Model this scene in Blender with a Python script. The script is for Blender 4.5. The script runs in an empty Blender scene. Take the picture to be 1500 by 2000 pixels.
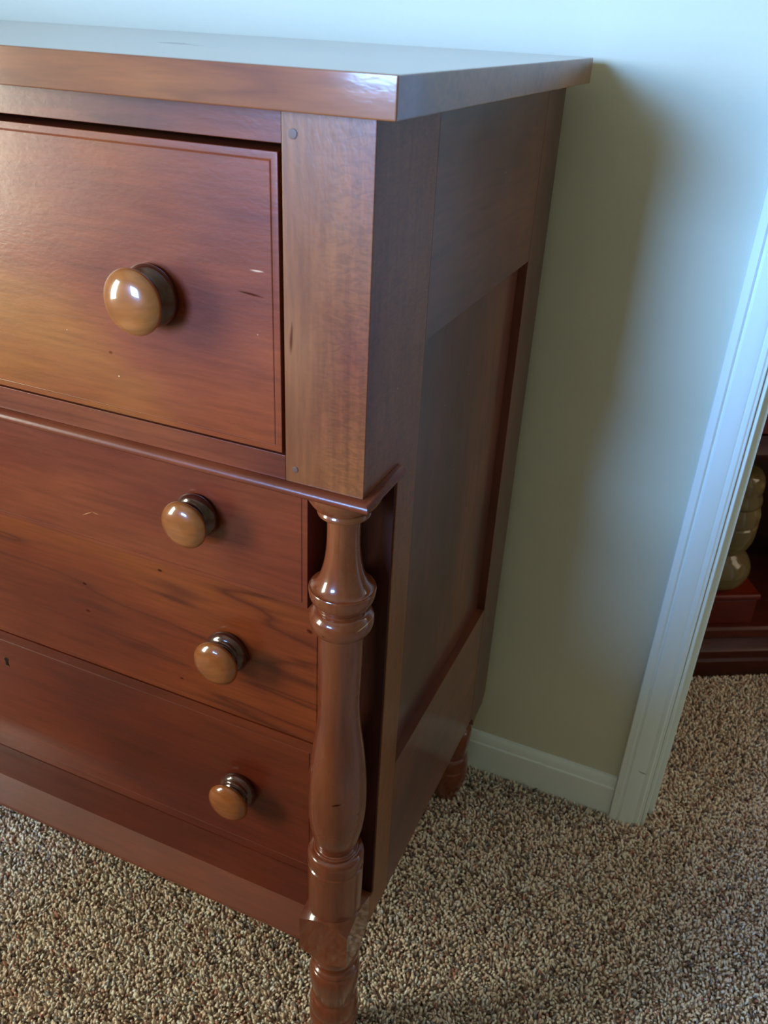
import bpy, bmesh, math, random
import numpy as np
from mathutils import Vector, Matrix

random.seed(7)
scene = bpy.context.scene
col = scene.collection
PI = math.pi

# ------------------------------------------------------------------ camera
CAM_C = (0.24530581, -0.55487472, 1.17017264)
CAM_R = ((0.9148758, 0.40126657, 0.04458039),      # right
         (0.23551729, -0.4407397, -0.86618712),    # down
         (-0.32792359, 0.80295308, -0.4977273))    # forward
cam_data = bpy.data.cameras.new('camera')
cam = bpy.data.objects.new('camera', cam_data)
col.objects.link(cam)
m = Matrix.Identity(4)
for i in range(3):
    m[i][0] = CAM_R[0][i]
    m[i][1] = -CAM_R[1][i]
    m[i][2] = -CAM_R[2][i]
    m[i][3] = CAM_C[i]
cam.matrix_world = m
cam_data.sensor_fit = 'VERTICAL'
cam_data.sensor_height = 24.0
cam_data.sensor_width = 18.0
cam_data.lens = 24.0 * 1687.13 / 2000.0
cam_data.clip_start = 0.01
cam_data.dof.use_dof = True
cam_data.dof.focus_distance = 0.86
cam_data.dof.aperture_fstop = 7.0
scene.camera = cam

# ------------------------------------------------------------------ world, daylight through the windows, exposure
world = bpy.data.worlds.new('world')
scene.world = world
world.use_nodes = True
wn = world.node_tree.nodes
wn['Background'].inputs[0].default_value = (0.55, 0.75, 1.0, 1)
wn['Background'].inputs[1].default_value = 1.0

def area(name, loc, target, sx, sy, power, color, spread=180):
    l = bpy.data.lights.new(name, 'AREA')
    l.shape = 'RECTANGLE'
    l.size, l.size_y = sx, sy
    l.energy = power
    l.color = color
    l.spread = math.radians(spread)
    o = bpy.data.objects.new(name, l)
    o.location = loc
    d = Vector(target) - Vector(loc)
    o.rotation_euler = d.to_track_quat('-Z', 'Y').to_euler()
    col.objects.link(o)
    return o

ROOM_X0, ROOM_X1, ROOM_Y0, WALL_Y, CEIL = -1.75, 3.0, -3.0, 0.575, 2.44
W1 = (-1.10, 0.56, 0.60, 1.60)     # window in left wall: y centre, width, sill, head
W2 = (-0.95, 0.84, 0.95, 1.90)     # window in front wall: x centre, width, sill, head
area('daylight_left_window', (ROOM_X0 + 0.0, W1[0], (W1[2] + W1[3]) / 2), (ROOM_X0 + 1, W1[0], (W1[2] + W1[3]) / 2), W1[1], W1[3] - W1[2], 82, (0.96, 1.0, 0.82))
area('daylight_front_window', (W2[0], ROOM_Y0 + 0.0, (W2[2] + W2[3]) / 2), (0.3, WALL_Y, 1.0), W2[1], W2[3] - W2[2], 84, (0.23, 0.49, 1.0), 70)
area('hall_daylight', (2.3, 1.15, 1.6), (0.5, 1.15, 0.1), 0.9, 1.2, 22, (1.0, 0.84, 0.62))

scene.view_settings.view_transform = 'Standard'
scene.view_settings.look = 'None'
scene.view_settings.gamma = 1.0
scene.view_settings.use_curve_mapping = False
scene.view_settings.exposure = -0.92

# ------------------------------------------------------------------ helpers
def link(name, me, mat=None, parent=None, smooth=35):
    o = bpy.data.objects.new(name, me)
    col.objects.link(o)
    if mat: me.materials.append(mat)
    if parent is not None: o.parent = parent
    if smooth:
        me.polygons.foreach_set('use_smooth', [True] * len(me.polygons))
        me.set_sharp_from_angle(angle=math.radians(smooth))
        md = o.modifiers.new('weighted', 'WEIGHTED_NORMAL'); md.keep_sharp = True; md.weight = 100
    return o

def mesh_of(bm, name):
    bmesh.ops.recalc_face_normals(bm, faces=bm.faces[:])
    me = bpy.data.meshes.new(name)
    bm.to_mesh(me); bm.free()
    return me

def box_bm(x0, x1, y0, y1, z0, z1, bev=0.001, seg=2, bm=None):
    b = bmesh.new()
    r = bmesh.ops.create_cube(b, size=1)
    for v in b.verts:
        v.co = Vector(((x0 + x1) / 2 + v.co.x * (x1 - x0), (y0 + y1) / 2 + v.co.y * (y1 - y0), (z0 + z1) / 2 + v.co.z * (z1 - z0)))
    if bev > 0:
        bmesh.ops.bevel(b, geom=b.edges[:], offset=bev, segments=seg, profile=0.5, affect='EDGES')
    if bm is None: return b
    tmp = bpy.data.meshes.new('tmp'); b.to_mesh(tmp); b.free(); bm.from_mesh(tmp); bpy.data.meshes.remove(tmp)
    return bm

def box(name, x0, x1, y0, y1, z0, z1, mat, parent=None, bev=0.001, seg=2):
    return link(name, mesh_of(box_bm(x0, x1, y0, y1, z0, z1, bev, seg), name), mat, parent)

def prism(name, pts, a0, a1, axis, mat, parent=None, bev=0.0, seg=2, smooth=35):
    """polygon extruded along axis ('x': pts are (y,z); 'z': pts are (x,y); 'y': (x,z))"""
    b = bmesh.new()
    def mk(p, a):
        return {'x': (a, p[0], p[1]), 'y': (p[0], a, p[1]), 'z': (p[0], p[1], a)}[axis]
    v0 = [b.verts.new(mk(p, a0)) for p in pts]
    v1 = [b.verts.new(mk(p, a1)) for p in pts]
    n = len(pts)
    b.faces.new(v0); b.faces.new(v1[::-1])
    for i in range(n):
        b.faces.new((v0[i], v1[i], v1[(i + 1) % n], v0[(i + 1) % n]))
    bmesh.ops.recalc_face_normals(b, faces=b.faces[:])
    if bev > 0:
        bmesh.ops.bevel(b, geom=b.edges[:], offset=bev, segments=seg, profile=0.5, affect='EDGES')
    return link(name, mesh_of(b, name), mat, parent, smooth)

def smooth_profile(p, sub=3):
    """Catmull-Rom through (r,z) points; a point given three long is kept sharp"""
    out = []
    n = len(p)
    for i in range(n - 1):
        a, b_ = p[i], p[i + 1]
        pa = p[i - 1] if i > 0 and len(a) == 2 else a
        pb = p[i + 2] if i + 2 < n and len(b_) == 2 else b_
        for k in range(sub):
            t = k / sub
            q = []
            for c in (0, 1):
                q.append(0.5 * ((2 * a[c]) + (-pa[c] + b_[c]) * t + (2 * pa[c] - 5 * a[c] + 4 * b_[c] - pb[c]) * t * t + (-pa[c] + 3 * a[c] - 3 * b_[c] + pb[c]) * t ** 3))
            out.append((q[0], q[1]))
    out.append((p[-1][0], p[-1][1]))
    return out

def lathe_bm(prof, ax=(0, 0), seg=56, b=None, cap=True):
    if b is None: b = bmesh.new()
    rings = []
    for r, z in prof:
        rings.append([b.verts.new((ax[0] + r * math.cos(2 * PI * k / seg), ax[1] + r * math.sin(2 * PI * k / seg), z)) for k in range(seg)])
    for i in range(len(rings) - 1):
        for k in range(seg):
            b.faces.new((rings[i][k], rings[i][(k + 1) % seg], rings[i + 1][(k + 1) % seg], rings[i + 1][k]))
    if cap:
        b.faces.new(rings[0]); b.faces.new(rings[-1])
    return b

def lathe(name, prof, mat, parent=None, ax=(0, 0), seg=56, smooth=40):
    return link(name, mesh_of(lathe_bm(prof, ax, seg), name), mat, parent, smooth)

def thing(name, label, cat, loc=(0, 0, 0), rotz=0, group=None):
    o = bpy.data.objects.new(name, None); col.objects.link(o)
    o.location = loc; o.rotation_euler = (0, 0, rotz)
    o.empty_display_size = 0.05
    o['label'] = label; o['category'] = cat
    if group: o['group'] = group
    return o

def struct(o):
    o['kind'] = 'structure'
    return o

# ------------------------------------------------------------------ materials
def srgb(r, g, b):
    f = lambda c: (c / 255 / 12.92) if c / 255 <= 0.04045 else ((c / 255 + 0.055) / 1.055) ** 2.4
    return (f(r), f(g), f(b), 1)

class NT:
    def __init__(self, name):
        self.m = bpy.data.materials.new(name); self.m.use_nodes = True
        self.t = self.m.node_tree; self.n = self.t.nodes; self.l = self.t.links
        self.p = self.n['Principled BSDF']
    def new(self, typ, **kw):
        nd = self.n.new(typ)
        for k, v in kw.items(): setattr(nd, k, v)
        return nd
    def put(self, sock, v):
        if hasattr(v, 'is_linked') or isinstance(v, bpy.types.NodeSocket): self.l.new(v, sock)
        else: sock.default_value = v
    def math(self, op, a, b=None, clamp=False):
        nd = self.new('ShaderNodeMath', operation=op); nd.use_clamp = clamp
        self.put(nd.inputs[0], a)
        if b is not None: self.put(nd.inputs[1], b)
        return nd.outputs[0]
    def noise(self, vec, scale, detail=3, rough=0.5, dist=0.0):
        nd = self.new('ShaderNodeTexNoise')
        self.l.new(vec, nd.inputs['Vector'])
        nd.inputs['Scale'].default_value = scale; nd.inputs['Detail'].default_value = detail
        nd.inputs['Roughness'].default_value = rough; nd.inputs['Distortion'].default_value = dist
        return nd.outputs['Fac']
    def ramp(self, fac, stops):
        nd = self.new('ShaderNodeValToRGB'); self.l.new(fac, nd.inputs[0])
        e = nd.color_ramp.elements
        while len(e) > 1: e.remove(e[0])
        e[0].position, e[0].color = stops[0][0], stops[0][1]
        for p, c in stops[1:]:
            k = e.new(p); k.color = c
        return nd.outputs[0]
    def mix(self, fac, a, b, mode='MIX'):
        nd = self.new('ShaderNodeMix', data_type='RGBA', blend_type=mode)
        self.put(nd.inputs[0], fac); self.put(nd.inputs[6], a); self.put(nd.inputs[7], b)
        return nd.outputs[2]
    def coords(self, scale=(1, 1, 1), loc=(0, 0, 0), rot=(0, 0, 0), kind='Object'):
        tc = self.new('ShaderNodeTexCoord'); mp = self.new('ShaderNodeMapping')
        self.l.new(tc.outputs[kind], mp.inputs[0])
        mp.inputs['Scale'].default_value = scale; mp.inputs['Location'].default_value = loc; mp.inputs['Rotation'].default_value = rot
        return mp.outputs[0]

def wood(name, grain='x', seed=0.0, light=(172, 96, 48), mid=(150, 74, 38), dark=(104, 42, 24), figure=0.35,
         patch=1.0, rough=0.36, coat=0.22, coat_rough=0.17, spots=0.0, curly=0.0, marks=(), bump=0.12, plane='xz', spec=0.28, stretch=0.09, tone=0.75):
    T = NT(name)
    q = stretch
    st = {'x': (q, 1, 1), 'y': (1, q, 1), 'z': (1, 1, q)}[grain]
    off = (seed * 1.37, seed * 2.11, seed * 0.73)
    v = T.coords(st, off)
    fine = T.noise(v, 190, 4, 0.6)
    bandsrc = T.noise(v, 13, 3, 0.5, 0.6)
    w = T.math('FRACT', T.math('MULTIPLY', bandsrc, 7.0))
    tri = T.math('ABSOLUTE', T.math('SUBTRACT', w, 0.5))
    big = T.noise(T.coords({'x': (0.45, 1, 1), 'y': (1, 0.45, 1), 'z': (1, 1, 0.45)}[grain], off), 5.5, 3, 0.55)
    c = T.ramp(big, [(0.34, srgb(*dark)), (0.47, srgb(*mid)), (0.64, srgb(*light))])
    base = T.mix(patch, srgb(*mid), c)
    g = T.math('MULTIPLY', T.math('POWER', T.math('SUBTRACT', 1.0, T.math('MULTIPLY', tri, 2.0)), 4.0), figure)
    base = T.mix(T.math('MULTIPLY', g, 1.2, True), base, srgb(*[int(k * 0.86) for k in dark]))
    fg = T.ramp(fine, [(0.3, (0.80, 0.80, 0.80, 1)), (0.7, (1.12, 1.12, 1.12, 1))])
    base = T.mix(1.0, base, fg, 'MULTIPLY')
    base = T.mix(1.0, base, (tone, tone, tone, 1), 'MULTIPLY')
    if curly:
        # fine curly figure running across the grain, stronger toward the outer edge
        cv = T.coords({'x': (1, 1, 0.25), 'y': (1, 1, 0.25), 'z': (0.35, 0.35, 1)}[grain], off)
        cn = T.noise(cv, 240, 2, 0.6, 1.2)
        ed = T.coords()
        sx = T.new('ShaderNodeSeparateXYZ'); T.l.new(ed, sx.inputs[0])
        side = T.ramp(T.math('ADD', T.math('MULTIPLY', sx.outputs[0], 14.0), 1.0), [(0.15, (0, 0, 0, 1)), (0.75, (1, 1, 1, 1))])
        cc = T.ramp(cn, [(0.38, (0.80, 0.78, 0.74, 1)), (0.6, (1.14, 1.12, 1.04, 1))])
        base = T.mix(T.math('MULTIPLY', side, curly), base, T.mix(1.0, base, cc, 'MULTIPLY'))
    if spots:
        sv = T.coords({'x': (0.4, 1, 1), 'y': (1, 0.4, 1), 'z': (1, 1, 0.4)}[grain], (off[0] + 3, off[1], off[2]))
        vo = T.new('ShaderNodeTexVoronoi'); T.l.new(sv, vo.inputs['Vector']); vo.inputs['Scale'].default_value = 22
        sp = T.ramp(vo.outputs['Distance'], [(0.05, (1, 1, 1, 1)), (0.10, (0, 0, 0, 1))])
        keep = T.math('GREATER_THAN', T.new('ShaderNodeSeparateColor').outputs[0], 2.0)
        sc = T.new('ShaderNodeSeparateColor'); T.l.new(vo.outputs['Color'], sc.inputs[0])
        keep = T.math('GREATER_THAN', sc.outputs[0], 1 - spots)
        base = T.mix(T.math('MULTIPLY', T.math('MULTIPLY', sp, keep), 0.75), base, srgb(60, 26, 16))
    # pale nicks of worn varnish, few and tiny
    nv = T.coords((1, 1, 1), (off[0] + 9, off[1] + 1, off[2] + 4))
    vo2 = T.new('ShaderNodeTexVoronoi'); T.l.new(nv, vo2.inputs['Vector']); vo2.inputs['Scale'].default_value = 42
    sc2 = T.new('ShaderNodeSeparateColor'); T.l.new(vo2.outputs['Color'], sc2.inputs[0])
    nick = T.math('MULTIPLY', T.math('LESS_THAN', vo2.outputs['Distance'], 0.030), T.math('GREATER_THAN', sc2.outputs[1], 0.80))
    base = T.mix(T.math('MULTIPLY', nick, 0.8), base, srgb(214, 168, 128))
    mask = None
    for (a, b_, ra, rb, rot, colr, st_) in marks:
        tc = T.new('ShaderNodeTexCoord'); s = T.new('ShaderNodeSeparateXYZ'); T.l.new(tc.outputs['Object'], s.inputs[0])
        U = s.outputs[{'x': 0, 'y': 1, 'z': 2}[plane[0]]]; V = s.outputs[{'x': 0, 'y': 1, 'z': 2}[plane[1]]]
        u = T.math('SUBTRACT', U, a); w_ = T.math('SUBTRACT', V, b_)
        ca, sa = math.cos(rot), math.sin(rot)
        uu = T.math('ADD', T.math('MULTIPLY', u, ca), T.math('MULTIPLY', w_, sa))
        vv = T.math('SUBTRACT', T.math('MULTIPLY', w_, ca), T.math('MULTIPLY', u, sa))
        d = T.math('ADD', T.math('POWER', T.math('ABSOLUTE', T.math('DIVIDE', uu, ra)), 2.0), T.math('POWER', T.math('ABSOLUTE', T.math('DIVIDE', vv, rb)), 2.0))
        jit = T.math('MULTIPLY', T.math('SUBTRACT', fine, 0.5), 2.2)
        k = T.math('SUBTRACT', 1.15, T.math('ADD', d, jit), True)
        base = T.mix(T.math('MULTIPLY', k, st_), base, srgb(*colr))
        mask = k if mask is None else T.math('MAXIMUM', mask, k)
    T.l.new(base, T.p.inputs['Base Color'])
    rn = T.noise(T.coords((1, 1, 1), off), 9, 3, 0.6)
    T.l.new(T.math('ADD', T.math('MULTIPLY', rn, 0.16), rough - 0.08), T.p.inputs['Roughness'])
    T.p.inputs['Specular IOR Level'].default_value = spec
    T.p.inputs['Coat Weight'].default_value = coat
    if mask is not None:
        T.l.new(T.math('MULTIPLY', T.math('SUBTRACT', 1.0, mask, True), coat), T.p.inputs['Coat Weight'])
        T.l.new(T.math('MULTIPLY', T.math('SUBTRACT', 1.0, mask, True), spec), T.p.inputs['Specular IOR Level'])
    T.p.inputs['Coat Roughness'].default_value = coat_rough
    bp = T.new('ShaderNodeBump'); bp.inputs['Strength'].default_value = bump; bp.inputs['Distance'].default_value = 0.0015
    hn = T.math('ADD', T.math('MULTIPLY', T.noise(T.coords({'x': (0.4, 1, 1), 'y': (1, 0.4, 1), 'z': (1, 1, 0.4)}[grain], off), 330, 2, 0.5, 0.4), 0.5), T.math('MULTIPLY', T.noise(T.coords((1, 1, 1), off), 16, 2), 1.2))
    T.l.new(hn, bp.inputs['Height'])
    T.l.new(bp.outputs[0], T.p.inputs['Normal'])
    T.l.new(bp.outputs[0], T.p.inputs['Coat Normal'])
    return T.m

def plain(name, c, rough=0.5, spec=0.5, coat=0.0, bump=0.0, bscale=200, metal=0.0, var=0.05):
    T = NT(name)
    n = T.noise(T.coords(), 6, 3)
    cc = T.ramp(n, [(0.3, tuple([k * (1 - var) for k in srgb(*c)[:3]] + [1])), (0.7, tuple([min(1, k * (1 + var)) for k in srgb(*c)[:3]] + [1]))])
    T.l.new(cc, T.p.inputs['Base Color'])
    T.p.inputs['Roughness'].default_value = rough
    T.p.inputs['Specular IOR Level'].default_value = spec
    T.p.inputs['Coat Weight'].default_value = coat
    T.p.inputs['Metallic'].default_value = metal
    if bump:
        b = T.new('ShaderNodeBump'); b.inputs['Strength'].default_value = bump; b.inputs['Distance'].default_value = 0.001
        T.l.new(T.noise(T.coords(), bscale, 3, 0.6), b.inputs['Height'])
        T.l.new(b.outputs[0], T.p.inputs['Normal'])
    return T.m

M_wall = plain('painted_wall', (206, 203, 181), 0.62, 0.35, bump=0.35, bscale=130, var=0.02)
M_ceil = plain('ceiling_paint', (225, 222, 214), 0.9, 0.2)
M_trim = plain('white_gloss_trim', (228, 236, 232), 0.32, 0.5, bump=0.05, bscale=60, var=0.02)
M_void = plain('raw_interior_wood', (38, 20, 13), 0.8, 0.1)
M_peg = plain('wooden_peg', (96, 62, 44), 0.5, 0.4)
M_keyhole = plain('keyhole_dark', (20, 14, 10), 0.7, 0.2)
M_brass = plain('old_brass', (120, 104, 70), 0.45, 0.5, metal=0.9)
DK = (58, 24, 14)
W_top = wood('cherry_top', 'x', 1, light=(168, 98, 42), mid=(146, 76, 34), dark=(116, 52, 26), rough=0.42, spec=0.15, coat=0.9, coat_rough=0.09, figure=0.25, bump=0.03, plane='xy',
             marks=[(-0.268, 0.1740, 0.028, 0.0016, -0.05, DK, 1.0), (-0.290, 0.190, 0.016, 0.0035, 0.9, DK, 0.9)])
W_rail = wood('cherry_rail', 'x', 4, light=(156, 80, 40), mid=(134, 60, 32), dark=(104, 42, 24), bump=0.12)
W_post = wood('cherry_post', 'z', 2, light=(160, 98, 50), mid=(146, 82, 42), dark=(124, 60, 34), curly=0.8, bump=0.13, figure=0.2,
              marks=[(-0.0645, 0.9540, 0.0016, 0.0150, -0.04, DK, 1.0)])
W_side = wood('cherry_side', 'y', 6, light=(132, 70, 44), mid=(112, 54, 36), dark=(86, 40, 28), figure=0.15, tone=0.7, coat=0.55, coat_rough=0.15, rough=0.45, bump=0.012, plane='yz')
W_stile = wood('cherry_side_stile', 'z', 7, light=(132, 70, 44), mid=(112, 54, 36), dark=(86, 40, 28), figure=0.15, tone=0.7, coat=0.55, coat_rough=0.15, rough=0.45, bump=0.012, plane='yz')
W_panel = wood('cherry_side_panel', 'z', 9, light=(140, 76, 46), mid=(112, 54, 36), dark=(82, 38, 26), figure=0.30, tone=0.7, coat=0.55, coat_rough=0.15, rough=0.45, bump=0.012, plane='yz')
W_niche = wood('niche_painted_shade', 'z', 51, light=(84, 36, 28), mid=(64, 26, 20), dark=(40, 16, 12), rough=0.6, coat=0.0, spec=0.2)  # wood darkened to carry the shade behind the columns
W_d1 = wood('cherry_drawer_one', 'x', 11, light=(168, 92, 34), mid=(146, 64, 28), dark=(118, 46, 26), figure=0.12, bump=0.13,
            marks=[(-0.098, 0.9840, 0.012, 0.0010, -0.08, DK, 0.9), (-0.0925, 1.0022, 0.006, 0.0008, 0.0, (210, 165, 135), 0.8), (-0.2384, 0.9127, 0.0022, 0.0018, 0.0, DK, 0.5)])
W_d2 = wood('cherry_drawer_two', 'x', 15, light=(142, 64, 34), mid=(124, 50, 30), dark=(106, 38, 26), figure=0.12,
            marks=[(-0.328, 0.7108, 0.0085, 0.0004, 0.51, (210, 150, 90), 0.9), (-0.3165, 0.7142, 0.0045, 0.0004, -0.2, (210, 150, 90), 0.9)])
W_d3 = wood('cherry_drawer_three', 'x', 18, light=(158, 76, 32), mid=(138, 58, 28), dark=(116, 44, 24), figure=0.8, stretch=0.07,
            marks=[(-0.3799, 0.5855, 0.0035, 0.0016, -0.2, DK, 0.9), (-0.2696, 0.6381, 0.003, 0.0015, 0, DK, 0.9), (-0.3809, 0.5463, 0.004, 0.002, 0, DK, 0.8), (-0.086, 0.6192, 0.0045, 0.0028, -0.3, DK, 0.8), (-0.2536, 0.4922, 0.003, 0.0015, 0, DK, 0.7)])
W_d4 = wood('cherry_drawer_four', 'x', 22, light=(130, 56, 30), mid=(112, 44, 28), dark=(92, 34, 22), figure=0.2)
W_base = wood('cherry_base_rail', 'x', 25, light=(138, 62, 36), mid=(120, 50, 30), dark=(100, 40, 24), figure=0.1, coat=1.0, coat_rough=0.13, bump=0.03, spec=0.8)
W_turn = wood('cherry_turned', 'z', 31, light=(150, 76, 38), mid=(132, 62, 34), dark=(102, 44, 26), figure=0.10, coat=0.9, tone=0.74,
              marks=[(-0.0370, 0.6772, 0.0014, 0.0008, 0, (10, 6, 6), 1.0), (-0.0050, 0.6868, 0.0045, 0.0006, 0.55, (210, 180, 130), 0.9), (-0.0200, 0.4635, 0.006, 0.0012, 0.3, DK, 0.9)], coat_rough=0.06, rough=0.28, bump=0.03)
W_knob = wood('cherry_knob', 'x', 33, light=(182, 104, 48), mid=(164, 88, 40), dark=(130, 60, 32), figure=0.1, coat=1.0, coat_rough=0.06, rough=0.25, bump=0.04)
W_knob_base = wood('cherry_knob_dark', 'x', 35, light=(126, 62, 38), mid=(110, 50, 32), dark=(84, 34, 22), figure=0.1, coat=1.0, coat_rough=0.06, rough=0.25, bump=0.04)
W_cab = wood('mahogany_cabinet', 'x', 41, light=(104, 42, 26), mid=(74, 28, 20), dark=(46, 18, 14), figure=0.2, coat_rough=0.15)
W_cab_red = wood('mahogany_red', 'x', 44, light=(140, 44, 24), mid=(116, 34, 20), dark=(90, 26, 16), figure=0.2)

# ------------------------------------------------------------------ room shell
FZ = -0.009
def wall_with_hole(name, axis, pos0, pos1, a0, a1, z0, z1, hole, mat):
    """slab wall between pos0..pos1 on axis, spanning a0..a1 on the other, with one rectangular hole (h0,h1,hz0,hz1)"""
    bm = bmesh.new()
    h0, h1, hz0, hz1 = hole
    for (p, q, r, s) in ((a0, h0, z0, z1), (h1, a1, z0, z1), (h0, h1, z0, hz0), (h0, h1, hz1, z1)):
        if q - p < 1e-4 or s - r < 1e-4: continue
        if axis == 'y': box_bm(p, q, pos0, pos1, r, s, 0, 1, bm)
        else: box_bm(pos0, pos1, p, q, r, s, 0, 1, bm)
    return struct(link(name, mesh_of(bm, name), mat, None, 0))

HALL_Y = 2.9
DX0, DX1 = 0.303, 1.07
struct(box('floor', ROOM_X0 - 0.1, ROOM_X1 + 0.1, ROOM_Y0 - 0.1, HALL_Y + 0.1, FZ - 0.1, FZ, None, None, 0))
struct(box('ceiling', ROOM_X0 - 0.1, ROOM_X1 + 0.1, ROOM_Y0 - 0.1, HALL_Y + 0.1, CEIL, CEIL + 0.1, M_ceil, None, 0))
wall_with_hole('wall_back', 'y', WALL_Y, WALL_Y + 0.12, ROOM_X0, ROOM_X1, FZ, CEIL, (DX0 - 0.015, DX1 + 0.015, FZ, 2.045), M_wall)
wall_with_hole('wall_left', 'x', ROOM_X0 - 0.1, ROOM_X0, ROOM_Y0 - 0.1, HALL_Y + 0.1, FZ, CEIL, (W1[0] - W1[1] / 2, W1[0] + W1[1] / 2, W1[2], W1[3]), M_wall)
wall_with_hole('wall_front', 'y', ROOM_Y0 - 0.1, ROOM_Y0, ROOM_X0, ROOM_X1, FZ, CEIL, (W2[0] - W2[1] / 2, W2[0] + W2[1] / 2, W2[2], W2[3]), M_wall)
struct(box('wall_right', ROOM_X1, ROOM_X1 + 0.1, ROOM_Y0 - 0.1, HALL_Y + 0.1, FZ, CEIL, M_wall, None, 0))
struct(box('wall_hall', ROOM_X0, ROOM_X1, HALL_Y, HALL_Y + 0.1, FZ, CEIL, M_wall, None, 0))

def window(name, axis, pos, c, w, z0, z1):
    r = struct(bpy.data.objects.new(name, None)); col.objects.link(r)
    def bx(n, a0, a1, p0, p1, q0, q1):
        if axis == 'x': return box(n, p0, p1, a0, a1, q0, q1, M_trim, r, 0.002)
        return box(n, a0, a1, p0, p1, q0, q1, M_trim, r, 0.002)
    s = 1
    a0, a1 = c - w / 2, c + w / 2
    bx('window_frame', a0 - 0.06, a0, pos, pos + 0.018, z0 - 0.06, z1 + 0.06)
    bx('window_frame', a1, a1 + 0.06, pos, pos + 0.018, z0 - 0.06, z1 + 0.06)
    bx('window_frame', a0, a1, pos, pos + 0.018, z1, z1 + 0.06)
    bx('window_sill', a0 - 0.08, a1 + 0.08, pos, pos + 0.05, z0 - 0.03, z0)
    return r
window('window_1', 'x', ROOM_X0, *W1)
window('window_2', 'y', ROOM_Y0, *W2)

# low light blocker, added out of view behind the photographer: its shade keeps the window light off the lower wall
struct(box('light_blocker_low', -0.78, -0.04, -1.04, -0.95, FZ, 0.95, M_wall, None, 0.004))

# carpet backing under the pile
T = NT('carpet_backing')
vo = T.new('ShaderNodeTexVoronoi'); vo.inputs['Scale'].default_value = 230
T.l.new(T.coords(), vo.inputs['Vector'])
sc = T.new('ShaderNodeSeparateColor'); T.l.new(vo.outputs['Color'], sc.inputs[0])
cr = T.ramp(sc.outputs[0], [(0.0, srgb(90, 70, 58)), (0.3, srgb(160, 134, 110)), (0.6, srgb(200, 174, 146)), (0.9, srgb(230, 208, 180))])
T.l.new(cr, T.p.inputs['Base Color']); T.p.inputs['Roughness'].default_value = 0.95; T.p.inputs['Specular IOR Level'].default_value = 0.1
b = T.new('ShaderNodeBump'); b.inputs['Strength'].default_value = 1.0; b.inputs['Distance'].default_value = 0.004
T.l.new(vo.outputs['Distance'], b.inputs['Height']); b.invert = True
T.l.new(b.outputs[0], T.p.inputs['Normal'])
bpy.data.objects['floor'].data.materials.append(T.m)

M_trim_scuffed = plain('white_gloss_trim_scuffed', (228, 236, 232), 0.32, 0.5, bump=0.05, bscale=60, var=0.02)
_t = M_trim_scuffed.node_tree
_pr = _t.nodes['Principled BSDF']; _src = _pr.inputs['Base Color'].links[0].from_socket
_tc = _t.nodes.new('ShaderNodeTexCoord'); _mp = _t.nodes.new('ShaderNodeMapping'); _mp.vector_type = 'TEXTURE'
_mp.inputs['Location'].default_value = (0.2693, 0.557, 0.1165); _mp.inputs['Rotation'].default_value = (0, 0.48, 0); _mp.inputs['Scale'].default_value = (0.0085, 0.05, 0.0008)
_gr = _t.nodes.new('ShaderNodeTexGradient'); _gr.gradient_type = 'SPHERICAL'
_rp = _t.nodes.new('ShaderNodeValToRGB'); _rp.color_ramp.elements[0].position = 0.0; _rp.color_ramp.elements[1].position = 0.3
_mx = _t.nodes.new('ShaderNodeMix'); _mx.data_type = 'RGBA'; _mx.inputs[7].default_value = srgb(70, 66, 60)
_t.links.new(_tc.outputs['Object'], _mp.inputs[0]); _t.links.new(_mp.outputs[0], _gr.inputs[0]); _t.links.new(_gr.outputs[1], _rp.inputs[0])
_t.links.new(_rp.outputs[0], _mx.inputs[0]); _t.links.new(_src, _mx.inputs[6]); _t.links.new(_mx.outputs[2], _pr.inputs['Base Color'])

# door casing beside the dresser
def casing_profile(x_out, sgn):
    P = [(0, 0.0), (0, 0.0175), (0.0012, 0.0195), (0.0105, 0.0195), (0.0125, 0.0178), (0.0135, 0.0160), (0.0155, 0.0166), (0.0175, 0.0180),
         (0.030, 0.0165), (0.0375, 0.0135), (0.0400, 0.0118), (0.0415, 0.0122), (0.0465, 0.0118), (0.0488, 0.0095), (0.0515, 0.0090), (0.0525, 0.0078), (0.0525, 0.0)]
    return [(x_out + sgn * u, WALL_Y - d) for u, d in P]
struct(prism('trim_1', casing_profile(0.2345, 1), FZ, 2.10, 'z', M_trim_scuffed, None, 0, smooth=25))
struct(prism('trim_2', casing_profile(DX1 + 0.0685, -1), FZ, 2.10, 'z', M_trim, None, 0, smooth=25))
struct(box('trim_3', 0.2345, DX1 + 0.0685, WALL_Y - 0.018, WALL_Y, 2.045, 2.10, M_trim, None, 0.002))
jamb = [(0.288, WALL_Y - 0.002), (0.2925, WALL_Y - 0.002), (0.2935, WALL_Y), (0.2935, WALL_Y + 0.028), (0.3025, WALL_Y + 0.028), (0.3035, WALL_Y + 0.029),
        (0.3035, WALL_Y + 0.068), (0.2935, WALL_Y + 0.068), (0.2935, WALL_Y + 0.122), (0.288, WALL_Y + 0.122)]
struct(prism('trim_4', jamb, FZ, 2.03, 'z', M_trim, None, 0, smooth=25))
struct(prism('trim_5', [(DX0 + DX1 - x, y) for x, y in jamb], FZ, 2.03, 'z', M_trim, None, 0, smooth=25))
struct(box('trim_6', 0.288, DX1 + 0.015, WALL_Y - 0.002, WALL_Y + 0.122, 2.03, 2.045, M_trim, None, 0.001))

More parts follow.
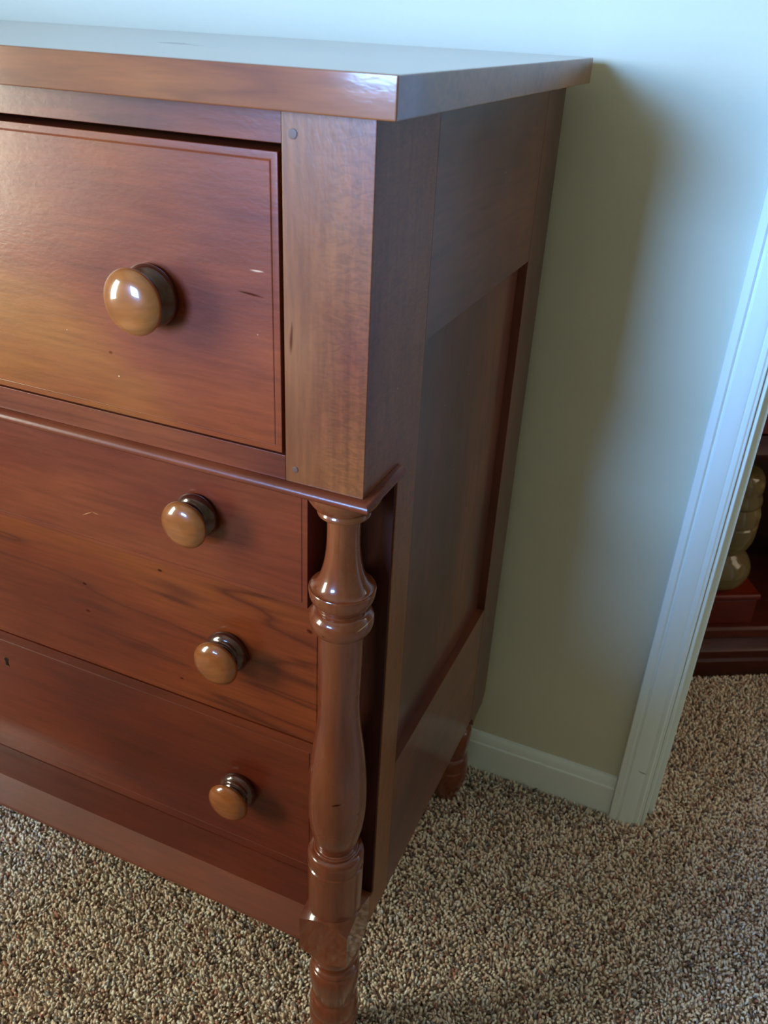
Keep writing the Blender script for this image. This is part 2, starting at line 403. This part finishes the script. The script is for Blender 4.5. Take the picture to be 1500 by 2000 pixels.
bb = [(0, FZ), (0.0115, FZ), (0.0115, 0.0545), (0.0105, 0.0570), (0.0088, 0.0580), (0.0082, 0.0600), (0.0078, 0.0660), (0.0060, 0.0725), (0.0035, 0.0765), (0, 0.0775)]
def bboard(name, axis, pos, sgn, a0, a1):
    if axis == 'x':   # runs along x, on plane y=pos
        return struct(prism(name, [(pos - sgn * d, z) for d, z in bb], a0, a1, 'x', M_trim, None, 0, smooth=25))
    b_ = bmesh.new()
    return struct(prism(name, [(pos - sgn * d, z) for d, z in bb], a0, a1, 'y', M_trim, None, 0, smooth=25))
bboard('baseboard_back', 'x', WALL_Y, 1, ROOM_X0, 0.2338)
bboard('baseboard_left', 'y', ROOM_X0, -1, ROOM_Y0, WALL_Y - 0.012)
bboard('baseboard_front', 'x', ROOM_Y0, -1, ROOM_X0 + 0.012, ROOM_X1 - 0.012)
bboard('baseboard_right', 'y', ROOM_X1, 1, ROOM_Y0, WALL_Y - 0.012)
bboard('baseboard_hall', 'x', HALL_Y, 1, ROOM_X0, ROOM_X1)

# ------------------------------------------------------------------ dresser
XL = -1.07
D_ = 0.528
H = 1.14
dresser = thing('dresser', 'antique cherry chest of drawers with turned corner columns against the wall', 'dresser')

box('top_board', XL - 0.023, 0.0229, -0.0233, 0.5415, 1.114, H, W_top, dresser, 0.0012)

def mx(x): return XL - x            # mirror across the dresser's middle

def mirror_pts(p): return p
post_pts = [(0.0, 0.832), (0.0742, 0.832), (0.0742, 0.2562), (0.0636, 0.2562), (0.0636, 0.209), (0.1195, 0.209), (0.1195, 1.114), (0.0, 1.114)]
rear_pts = [(0.4515, 0.209), (0.458, 0.2085), (0.466, 0.200), (0.470, 0.188), (0.4735, 0.181), (0.4775, 0.186), (0.486, 0.1915), (0.500, 0.193), (0.5155, 0.1945), (D_, 0.212), (D_, 1.114), (0.4515, 1.114)]
FOOT = smooth_profile([(0.0150, 0.196, 1), (0.0290, 0.1955, 1), (0.0300, 0.190), (0.0285, 0.180), (0.0255, 0.172), (0.0245, 0.167), (0.0250, 0.1635, 1), (0.0275, 0.1615), (0.0285, 0.1590),
                       (0.0278, 0.1568, 1), (0.0296, 0.1545), (0.0310, 0.1490), (0.0313, 0.1400), (0.0300, 0.1250), (0.0275, 0.1100), (0.0262, 0.1010), (0.0264, 0.0970, 1),
                       (0.0290, 0.0930), (0.0308, 0.0850), (0.0312, 0.0780), (0.0305, 0.0710, 1), (0.0300, 0.0695), (0.0310, 0.0670, 1), (0.0315, 0.0580), (0.0305, 0.0440), (0.0275, 0.0280), (0.0230, 0.0120), (0.0195, 0.0, 1), (0.0185, -0.005, 1)], 4)
COLUMN = smooth_profile([(0.0345, 0.8220, 1), (0.0346, 0.8190), (0.0337, 0.8145), (0.0312, 0.8090), (0.0272, 0.8035), (0.0228, 0.8003, 1), (0.0232, 0.7995), (0.0239, 0.7975), (0.0237, 0.7955), (0.0222, 0.7940), (0.0180, 0.7932, 1),
                         (0.0157, 0.7918), (0.0151, 0.7850), (0.0151, 0.7680), (0.0160, 0.7540), (0.0176, 0.7430), (0.0200, 0.7330), (0.0232, 0.7250), (0.0268, 0.7200), (0.0295, 0.7182, 1),
                         (0.0307, 0.7180, 1), (0.0313, 0.7165), (0.0312, 0.7130), (0.0302, 0.7075), (0.0282, 0.7030), (0.0262, 0.7000, 1), (0.0243, 0.6982), (0.0232, 0.6960), (0.0232, 0.6942, 1),
                         (0.0265, 0.6925), (0.0296, 0.6880), (0.0306, 0.6825), (0.0299, 0.6765), (0.0276, 0.6715), (0.0246, 0.6685), (0.0222, 0.6672, 1),
                         (0.0217, 0.6550), (0.0214, 0.6250), (0.0208, 0.5950), (0.0210, 0.5700), (0.0230, 0.5450), (0.0265, 0.5180), (0.0297, 0.4860), (0.0314, 0.4560), (0.0313, 0.4300), (0.0299, 0.4090), (0.0274, 0.3930), (0.0246, 0.3810), (0.0222, 0.3745, 1),
                         (0.0212, 0.3725), (0.0212, 0.3705), (0.0225, 0.3695, 1), (0.0242, 0.3690), (0.0250, 0.3675), (0.0246, 0.3660, 1), (0.0268, 0.3653), (0.0298, 0.3632), (0.0314, 0.3590), (0.0317, 0.3540, 1),
                         (0.0317, 0.3475, 1), (0.0304, 0.3460, 1), (0.0304, 0.3435, 1), (0.0317, 0.3420, 1), (0.0316, 0.3150), (0.0312, 0.2800), (0.0309, 0.2640, 1), (0.0250, 0.2600, 1)], 4)

def block_bm(cx, cy, hx, ztop_face, ztop_corner, zb_face, zb_corner, rin=0.0300, seg=64):
    b = bmesh.new()
    def rb(th): return hx / max(abs(math.cos(th)), abs(math.sin(th)))
    rc = hx * math.sqrt(2)
    rings = []
    def ring(fn):
        rings.append([b.verts.new(fn(2 * PI * (k + 0.0) / seg)) for k in range(seg)])
    P = lambda r, th, z: (cx + r * math.cos(th), cy + r * math.sin(th), z)
    def zt(r): t = max(0, (r - hx) / (rc - hx)); return ztop_face + (ztop_corner - ztop_face) * (t ** 0.75)
    def zb(r): t = max(0, (r - hx) / (rc - hx)); return zb_face + (zb_corner - zb_face) * (t ** 0.75)
    ring(lambda th: P(rin * 0.97, th, ztop_face + 0.002))
    for f in (0.33, 0.66, 1.0):
        ring(lambda th, f=f: P(rin + (rb(th) - rin) * f, th, zt(rin + (rb(th) - rin) * f)))
    for f in (1.0, 0.66, 0.33):
        ring(lambda th, f=f: P(rin + (rb(th) - rin) * f, th, zb(rin + (rb(th) - rin) * f)))
    ring(lambda th: P(rin * 0.93, th, zb_face - 0.001))
    for i in range(len(rings) - 1):
        for k in range(seg):
            b.faces.new((rings[i][k], rings[i][(k + 1) % seg], rings[i + 1][(k + 1) % seg], rings[i + 1][k]))
    b.faces.new(rings[0]); b.faces.new(rings[-1])
    return b

CX, CY = -0.0325, 0.0345
for side in (0, 1):
    X = (lambda x: x) if side == 0 else mx
    def P2(a, b_): return (min(X(a), X(b_)), max(X(a), X(b_)))
    x0, x1 = P2(-0.0707, 0.0)
    po = prism('corner_post', post_pts, x0, x1, 'x', W_post, dresser, 0.0009, 2)
    x0, x1 = P2(-0.03, 0.0)
    prism('rear_stile', rear_pts, x0, x1, 'x', W_stile, dresser, 0.0008, 2)
    x0, x1 = P2(-0.022, -0.0002)
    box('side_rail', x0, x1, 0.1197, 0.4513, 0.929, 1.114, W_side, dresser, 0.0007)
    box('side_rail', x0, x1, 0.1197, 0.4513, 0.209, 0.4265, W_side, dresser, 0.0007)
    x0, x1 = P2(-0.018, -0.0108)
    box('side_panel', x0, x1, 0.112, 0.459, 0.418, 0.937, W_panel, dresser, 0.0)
    # turned column, its square block and the foot below
    cx = X(CX)
    lathe('column', COLUMN, W_turn, dresser, (cx, CY))
    bo = block_bm(X(-0.0312), 0.0326, 0.0308, 0.2700, 0.2600, 0.1960, 0.2060)
    link('column_block', mesh_of(bo, 'column_block'), W_turn, dresser, 30)
    lathe('foot', FOOT, W_turn, dresser, (X(-0.0295), CY - 0.001))
    lathe('foot', FOOT, W_turn, dresser, (X(-0.0365), 0.488))
    # pegs that pin the front rails
    if True:
        for (px, pz, r) in ((-0.0617, 1.0985, 0.0034), (-0.0617, 0.8445, 0.0026)):
            pb = lathe_bm([(r, 0.0), (r, 0.0008), (r * 0.8, 0.0011)], (0, 0), 16)
            for v in pb.verts:
                x_, y_, z_ = v.co; v.co = (X(px) + x_, 0.0004 - z_, pz + y_)
            link('peg', mesh_of(pb, 'peg'), M_peg, po)

# front rails
box('front_rail', XL + 0.0709, -0.0709, 0.0004, 0.03, 1.0915, 1.114, W_rail, dresser, 0.0006)
box('front_rail', XL + 0.0709, -0.0709, 0.0004, 0.03, 0.832, 0.8548, W_rail, dresser, 0.0006)
# bead moulding under the top drawer, mitred round both corners
prof = [(0.0, 0.8323), (0.0028, 0.8318), (0.0050, 0.8306), (0.0067, 0.8288), (0.0075, 0.8264), (0.0072, 0.8243), (0.0061, 0.8229), (0.0042, 0.8221), (0.0, 0.8220)]
path = [((0.0, 0.0735), (1, 0)), ((0.0, 0.0), (1, -1)), ((XL, 0.0), (-1, -1)), ((XL, 0.0735), (-1, 0))]
b = bmesh.new(); rr = []
for (px, py), (nx, ny) in path:
    rr.append([b.verts.new((px + nx * o, py + ny * o, z)) for o, z in prof])
for i in range(3):
    for k in range(len(prof) - 1):
        b.faces.new((rr[i][k], rr[i][k + 1], rr[i + 1][k + 1], rr[i + 1][k]))
b.faces.new(rr[0]); b.faces.new(rr[-1])
link('bead_moulding', mesh_of(b, 'bead_moulding'), W_rail, dresser, 40)
box('dust_board', XL + 0.03, -0.03, 0.0722, 0.515, 0.8155, 0.8315, M_void, dresser, 0)
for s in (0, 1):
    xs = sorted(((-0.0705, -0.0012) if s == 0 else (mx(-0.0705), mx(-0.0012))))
    box('niche_shade_board', xs[0], xs[1], 0.0706, 0.0745, 0.2565, 0.8218, W_niche, dresser, 0)  # board added over the post face, niche shade put into its dark colour
box('soffit', XL + 0.001, -0.001, 0.001, 0.0717, 0.8222, 0.8315, W_rail, dresser, 0)
box('bottom_board', XL + 0.03, -0.03, 0.075, 0.515, 0.212, 0.235, M_void, dresser, 0)
box('back_board', XL + 0.03, -0.03, 0.505, 0.515, 0.235, 1.113, M_void, dresser, 0)
for s in (0, 1):
    xs = sorted(((-0.069, -0.0235) if s == 0 else (mx(-0.069), mx(-0.0235))))
    box('inner_side', xs[0], xs[1], 0.1197, 0.505, 0.236, 0.815, M_void, dresser, 0)
# base rail with a rounded lower edge
pts = [(0.0745, 0.2415), (0.0310, 0.2415), (0.0126, 0.2110), (0.0116, 0.2090), (0.0114, 0.2045), (0.0120, 0.2035), (0.0745, 0.2035)]
prism('base_rail', pts, XL + 0.0622, -0.0622, 'x', W_base, dresser, 0, smooth=20)

# drawers
def drawer(name, x0, x1, z0, z1, yf, th, mat, label=None, inset=0.0052, groove=True):
    rings = [(0.0, th), (0.0, 0.0010), (0.0003, 0.0003), (0.0010, 0.0)]
    if groove:
        rings += [(inset, 0.0), (inset + 0.0003, 0.0005), (inset + 0.0007, 0.0006), (inset + 0.0010, 0.0002), (inset + 0.0016, -0.0001)]
    b = bmesh.new(); prev = None
    for ins, dp in rings:
        r = [b.verts.new((x, yf + dp, z)) for x, z in ((x0 + ins, z0 + ins), (x1 - ins, z0 + ins), (x1 - ins, z1 - ins), (x0 + ins, z1 - ins))]
        if prev:
            for k in range(4): b.faces.new((prev[k], prev[(k + 1) % 4], r[(k + 1) % 4], r[k]))
        else: b.faces.new(r)
        prev = r
    b.faces.new(prev[::-1])
    o = link(name, mesh_of(b, name), mat, dresser, 25)
    return o

KF = smooth_profile([(0.0, -0.0362), (0.0060, -0.0360), (0.0125, -0.0351), (0.0182, -0.0332), (0.0226, -0.0303), (0.0248, -0.0277), (0.0254, -0.0258), (0.0247, -0.0239), (0.0215, -0.0224), (0.0165, -0.0213, 1)], 4)
KB = smooth_profile([(0.0165, -0.0220, 1), (0.0150, -0.0200), (0.0150, -0.0175), (0.0172, -0.0150, 1), (0.0176, -0.0138, 1), (0.0186, -0.0126), (0.0206, -0.0112, 1), (0.0220, -0.0100), (0.0240, -0.0072), (0.0243, -0.0048), (0.0232, -0.0022), (0.0215, 0.0, 1), (0.0215, 0.0008, 1)], 4)
def turned(prof, flip=True):
    seg = 56; b = bmesh.new(); rings = []
    for r, y in prof:
        if r < 1e-5: rings.append([b.verts.new((0, y, 0))]); continue
        rings.append([b.verts.new((r * math.cos(2 * PI * k / seg), y, r * math.sin(2 * PI * k / seg))) for k in range(seg)])
    for i in range(len(rings) - 1):
        A, B = rings[i], rings[i + 1]
        for k in range(seg):
            if len(A) == 1: b.faces.new((A[0], B[k], B[(k + 1) % seg]))
            else: b.faces.new((A[k], A[(k + 1) % seg], B[(k + 1) % seg], B[k]))
    return b
knob_me = mesh_of(turned(KF), 'knob'); knob_base_me = mesh_of(turned(KB), 'knob_base')
for me_, mt in ((knob_me, W_knob), (knob_base_me, W_knob_base)):
    me_.materials.append(mt); me_.polygons.foreach_set('use_smooth', [True] * len(me_.polygons)); me_.set_sharp_from_angle(angle=math.radians(45))
def knob(parent, x, y, z, s=1.0):
    for nm, me_ in (('knob', knob_me), ('knob_base', knob_base_me)):
        o = bpy.data.objects.new(nm, me_); col.objects.link(o)
        o.parent = parent; o.location = (x, y, z); o.scale = (s, s, s)
        o.rotation_euler = (0, random.uniform(-0.4, 0.4), 0)

d1 = drawer('drawer', XL + 0.0735, -0.0735, 0.8568, 1.0862, -0.0005, 0.30, W_d1)
d2 = drawer('drawer', XL + 0.0705, -0.0705, 0.6755, 0.8200, 0.0380, 0.34, W_d2)
d3 = drawer('drawer', XL + 0.0712, -0.0712, 0.4645, 0.6740, 0.0722, 0.34, W_d3)
d4 = drawer('drawer', XL + 0.0712, -0.0712, 0.2422, 0.4625, 0.0722, 0.34, W_d4, inset=0.014)
KN = [(d1, -0.1885, 0.0, 0.9700, 1.04), (d2, -0.1880, 0.0380, 0.7490, 0.96), (d3, -0.1855, 0.0722, 0.5600, 1.06), (d4, -0.1815, 0.0722, 0.3480, 1.04)]
for dr, x, y, z, s in KN:
    knob(dr, x, y, z, s); knob(dr, XL - x, y, z, s)

# keyhole of the lowest drawer: brass rim round a dark slot
def keyhole_outline(s, n=20):
    pts = []
    for k in range(n + 1):
        a = -PI / 3 + (PI + 2 * PI / 3) * k / n
        pts.append((0.0030 * s * math.cos(a), 0.0042 + 0.0030 * s * math.sin(a)))
    pts += [(-0.0016 * s, -0.0010), (-0.0022 * s, -0.0052 * s), (0.0022 * s, -0.0052 * s), (0.0016 * s, -0.0010)]
    return pts
KX, KZ = -0.5352, 0.4112
prism('keyhole_rim', [(KX + a, KZ + b_) for a, b_ in keyhole_outline(1.25)], 0.0715, 0.0724, 'y', M_brass, d4)
prism('keyhole', [(KX + a, KZ + b_) for a, b_ in keyhole_outline(0.95)], 0.0711, 0.0722, 'y', M_keyhole, d4)

# ------------------------------------------------------------------ cabinet in the next room with a glass jar on a red wooden box
ANG = math.radians(29)
cab = thing('display_cabinet', 'dark mahogany display cabinet standing on the carpet beyond the doorway', 'cabinet', (0.331, 1.011, 0), ANG)
U0, U1, DP = -0.42, 0.52, 0.34
plinth = [(0.000, FZ + 0.004), (0.000, 0.036), (0.004, 0.042), (0.004, 0.060), (0.011, 0.066), (0.016, 0.078), (0.018, 0.084), (0.012, 0.090), (0.012, 0.1085), (0.018, 0.1125), (DP, 0.1125), (DP, FZ + 0.004)]
prism('plinth', plinth, U0, U1, 'x', W_cab, cab, 0, smooth=30)
box('side_board', U0 + 0.012, U0 + 0.032, 0.02, DP, 0.1125, 1.05, W_cab, cab)
box('side_board', U1 - 0.032, U1 - 0.012, 0.02, DP, 0.1125, 1.05, W_cab, cab)
box('back_board', U0 + 0.012, U1 - 0.012, DP - 0.012, DP, 0.1125, 1.05, W_cab, cab)
prism('middle_rail', [(0.016, 0.497), (0.010, 0.503), (0.006, 0.512), (0.012, 0.519), (0.016, 0.53), (0.016, 0.545), (DP - 0.015, 0.545), (DP - 0.015, 0.497)], U0 + 0.012, U1 - 0.012, 'x', W_cab, cab, 0)
for k in range(2):
    a0 = U0 + 0.034 + k * 0.436
    dd = box('door', a0, a0 + 0.432, 0.018, 0.036, 0.548, 1.045, W_cab_red, cab, 0.002)
    kb = turned([(0.0, -0.020), (0.008, -0.018), (0.010, -0.012), (0.006, -0.006), (0.006, 0.0), (0.006, 0.001)])
    for v in kb.verts: v.co = Vector((a0 + (0.41 if k == 0 else 0.022), 0.018, 0.80)) + v.co
    link('door_knob', mesh_of(kb, 'door_knob'), M_brass, dd)
box('cabinet_top', U0 - 0.005, U1 + 0.005, -0.005, DP, 1.05, 1.075, W_cab, cab, 0.003)

def cab_pt(u, v, z): return (0.331 + u * math.cos(ANG) - v * math.sin(ANG), 1.011 + u * math.sin(ANG) + v * math.cos(ANG), z)
JU, JV = 0.028, 0.090
bxr = thing('wooden_box', 'small red-brown wooden box on the cabinet floor carrying the glass jar', 'box', cab_pt(JU - 0.01, JV, 0.1130), ANG)
box('box_body', -0.085, 0.085, -0.062, 0.062, 0.0, 0.060, W_cab_red, bxr, 0.004)
box('box_lid', -0.089, 0.089, -0.066, 0.066, 0.0605, 0.0740, W_cab_red, bxr, 0.005, 3)

G = NT('amber_glass')
G.p.inputs['Base Color'].default_value = srgb(200, 178, 128)
G.p.inputs['Roughness'].default_value = 0.08
G.p.inputs['Transmission Weight'].default_value = 0.8
G.p.inputs['IOR'].default_value = 1.45
bn = G.new('ShaderNodeBump'); bn.inputs['Strength'].default_value = 0.35; bn.inputs['Distance'].default_value = 0.003
G.l.new(G.noise(G.coords(), 34, 2, 0.5, 0.5), bn.inputs['Height']); G.l.new(bn.outputs[0], G.p.inputs['Normal'])
jar = thing('glass_jar', 'pale amber glass jar with rounded lid on the red wooden box', 'jar', cab_pt(JU, JV, 0.1875), 0)
lathe('jar_foot', smooth_profile([(0.030, 0.0, 1), (0.050, 0.0005, 1), (0.060, 0.012), (0.066, 0.030), (0.066, 0.045), (0.058, 0.062), (0.046, 0.074), (0.040, 0.0795, 1)], 4), G.m, jar)
lathe('jar_body', smooth_profile([(0.038, 0.0800, 1), (0.046, 0.0850), (0.053, 0.098), (0.057, 0.120), (0.057, 0.142, 1), (0.054, 0.146), (0.057, 0.150, 1), (0.056, 0.168), (0.050, 0.1845, 1)], 4), G.m, jar)
lathe('jar_lid', smooth_profile([(0.046, 0.1850, 1), (0.052, 0.1880), (0.052, 0.1980), (0.048, 0.2100), (0.049, 0.2250), (0.046, 0.2420), (0.036, 0.2560), (0.018, 0.2630), (0.004, 0.2645, 1)], 4), G.m, jar)

# ------------------------------------------------------------------ carpet pile: twisted tufts, far past counting
def build_pile():
    rng = np.random.default_rng(5)
    pitch = 0.0043
    xs = np.arange(-0.95, 0.95, pitch); ys = np.arange(-0.42, 1.36, pitch)
    gx, gy = np.meshgrid(xs, ys); gx = gx.ravel(); gy = gy.ravel()
    gx = gx + rng.uniform(-.5, .5, gx.size) * pitch; gy = gy + rng.uniform(-.5, .5, gy.size) * pitch
    # drop the floor the walls and the dresser's middle cover, and what the room never shows
    keep = ~((gy > WALL_Y - 0.012) & (gy < WALL_Y + 0.13) & (gx < 0.302))
    keep &= ~((gy > WALL_Y + 0.1) & (gx < 0.22))
    keep &= ~((gx < -0.12) & (gy > 0.16))
    keep &= ~((gx > -0.78) & (gx < -0.0) & (gy > 0.22) & (gy < 0.40) & (gx < -0.10))
    keep &= (gy - (-0.42) > -(gx + 0.95) * 0.0)
    keep &= ~((gx < -0.2) & (gy < -0.36)) & ~((gx > 0.70) & (gy < 0.0))
    keep &= ~((gx > 0.72) & (gy < 0.10)) & ~((gy < -0.30) & (gx > 0.30))
    keep &= ~((gx - 0.331) * (-math.sin(ANG)) + (gy - 1.011) * math.cos(ANG) > 0.02)
    gx, gy = gx[keep], gy[keep]
    n = gx.size
    S, NR = 4, 4
    h = rng.uniform(0.0075, 0.0125, n)
    lean = rng.uniform(0.0010, 0.0062, n); la = rng.uniform(0, 2 * PI, n) 
    # neighbouring tufts lean alike a little, as trodden pile does
    la = la * 0.55 + 3.0 * np.sin(gx * 55 + 1.3) * np.cos(gy * 48) 
    rad = rng.uniform(0.0015, 0.0024, n)
    curl = rng.uniform(-1.6, 1.6, n)
    V = np.zeros((n, NR * S + 1, 3), np.float32)
    ts = [0.0, 0.4, 0.72, 0.93]
    rs = [0.8, 1.0, 1.05, 0.75]
    for i, t in enumerate(ts):
        a = la + curl * t
        cx = gx + lean * t ** 1.6 * np.cos(a); cy = gy + lean * t ** 1.6 * np.sin(a)
        cz = FZ - 0.001 + h * (t if t < 0.8 else 0.8 + (t - 0.8) * 0.7)
        for k in range(S):
            th = 2 * PI * k / S + la + t * 2.4
            V[:, i * S + k, 0] = cx + rad * rs[i] * np.cos(th)
            V[:, i * S + k, 1] = cy + rad * rs[i] * np.sin(th)
            V[:, i * S + k, 2] = cz + rad * 0.3 * np.sin(th - la)
    a = la + curl
    V[:, -1, 0] = gx + lean * 1.15 * np.cos(a); V[:, -1, 1] = gy + lean * 1.15 * np.sin(a)
    V[:, -1, 2] = FZ - 0.001 + h * 0.93
    F = []
    for i in range(NR - 1):
        for k in range(S):
            F.append((i * S + k, i * S + (k + 1) % S, (i + 1) * S + (k + 1) % S, (i + 1) * S + k))
    quads = np.array(F, np.int32); q = len(F)
    tris = np.array([((NR - 1) * S + k, (NR - 1) * S + (k + 1) % S, NR * S) for k in range(S)], np.int32)
    nv = NR * S + 1
    base = (np.arange(n, dtype=np.int32) * nv)[:, None]
    loops = np.concatenate([(quads.ravel()[None, :] + base), (tris.ravel()[None, :] + base)], axis=1).ravel()
    sizes = np.tile(np.array([4] * q + [3] * S, np.int32), n)
    starts = np.concatenate([[0], np.cumsum(sizes)[:-1]]).astype(np.int32)
    me = bpy.data.meshes.new('carpet_pile')
    me.vertices.add(n * nv); me.vertices.foreach_set('co', V.reshape(-1))
    me.loops.add(len(loops)); me.loops.foreach_set('vertex_index', loops)
    me.polygons.add(len(sizes)); me.polygons.foreach_set('loop_start', starts); me.polygons.foreach_set('loop_total', sizes)
    me.polygons.foreach_set('use_smooth', np.ones(len(sizes), bool))
    # yarn colours: ecru, tan, taupe, rust, slate
    pal = np.array([srgb(*c)[:3] for c in [(255, 242, 218), (254, 230, 204), (244, 214, 188), (218, 186, 160), (172, 144, 126), (196, 140, 122), (170, 164, 160), (120, 98, 88), (255, 246, 236)]])
    pr = np.array([0.20, 0.22, 0.18, 0.12, 0.07, 0.04, 0.05, 0.04, 0.08]); pr /= pr.sum()
    idx = rng.choice(len(pal), n, p=pr)
    tone = rng.uniform(0.82, 1.0, n)
    c = pal[idx] * tone[:, None]
    colr = np.ones((n, nv, 4), np.float32)
    shade = np.ones(nv)
    colr[:, :, :3] = c[:, None, :] * shade[None, :, None]
    at = me.color_attributes.new('yarn', 'FLOAT_COLOR', 'POINT')
    at.data.foreach_set('color', colr.reshape(-1))
    me.update(); me.validate()
    T = NT('carpet_yarn')
    an = T.new('ShaderNodeAttribute'); an.attribute_name = 'yarn'
    T.l.new(an.outputs['Color'], T.p.inputs['Base Color'])
    T.p.inputs['Roughness'].default_value = 0.85; T.p.inputs['Specular IOR Level'].default_value = 0.2
    o = link('carpet_pile', me, T.m, None, 0)
    o['kind'] = 'stuff'; o['label'] = 'speckled beige and brown twist-pile carpet covering the floor'; o['category'] = 'carpet'
    print('tufts', n, 'tris', n * (2 * q + S))
build_pile()
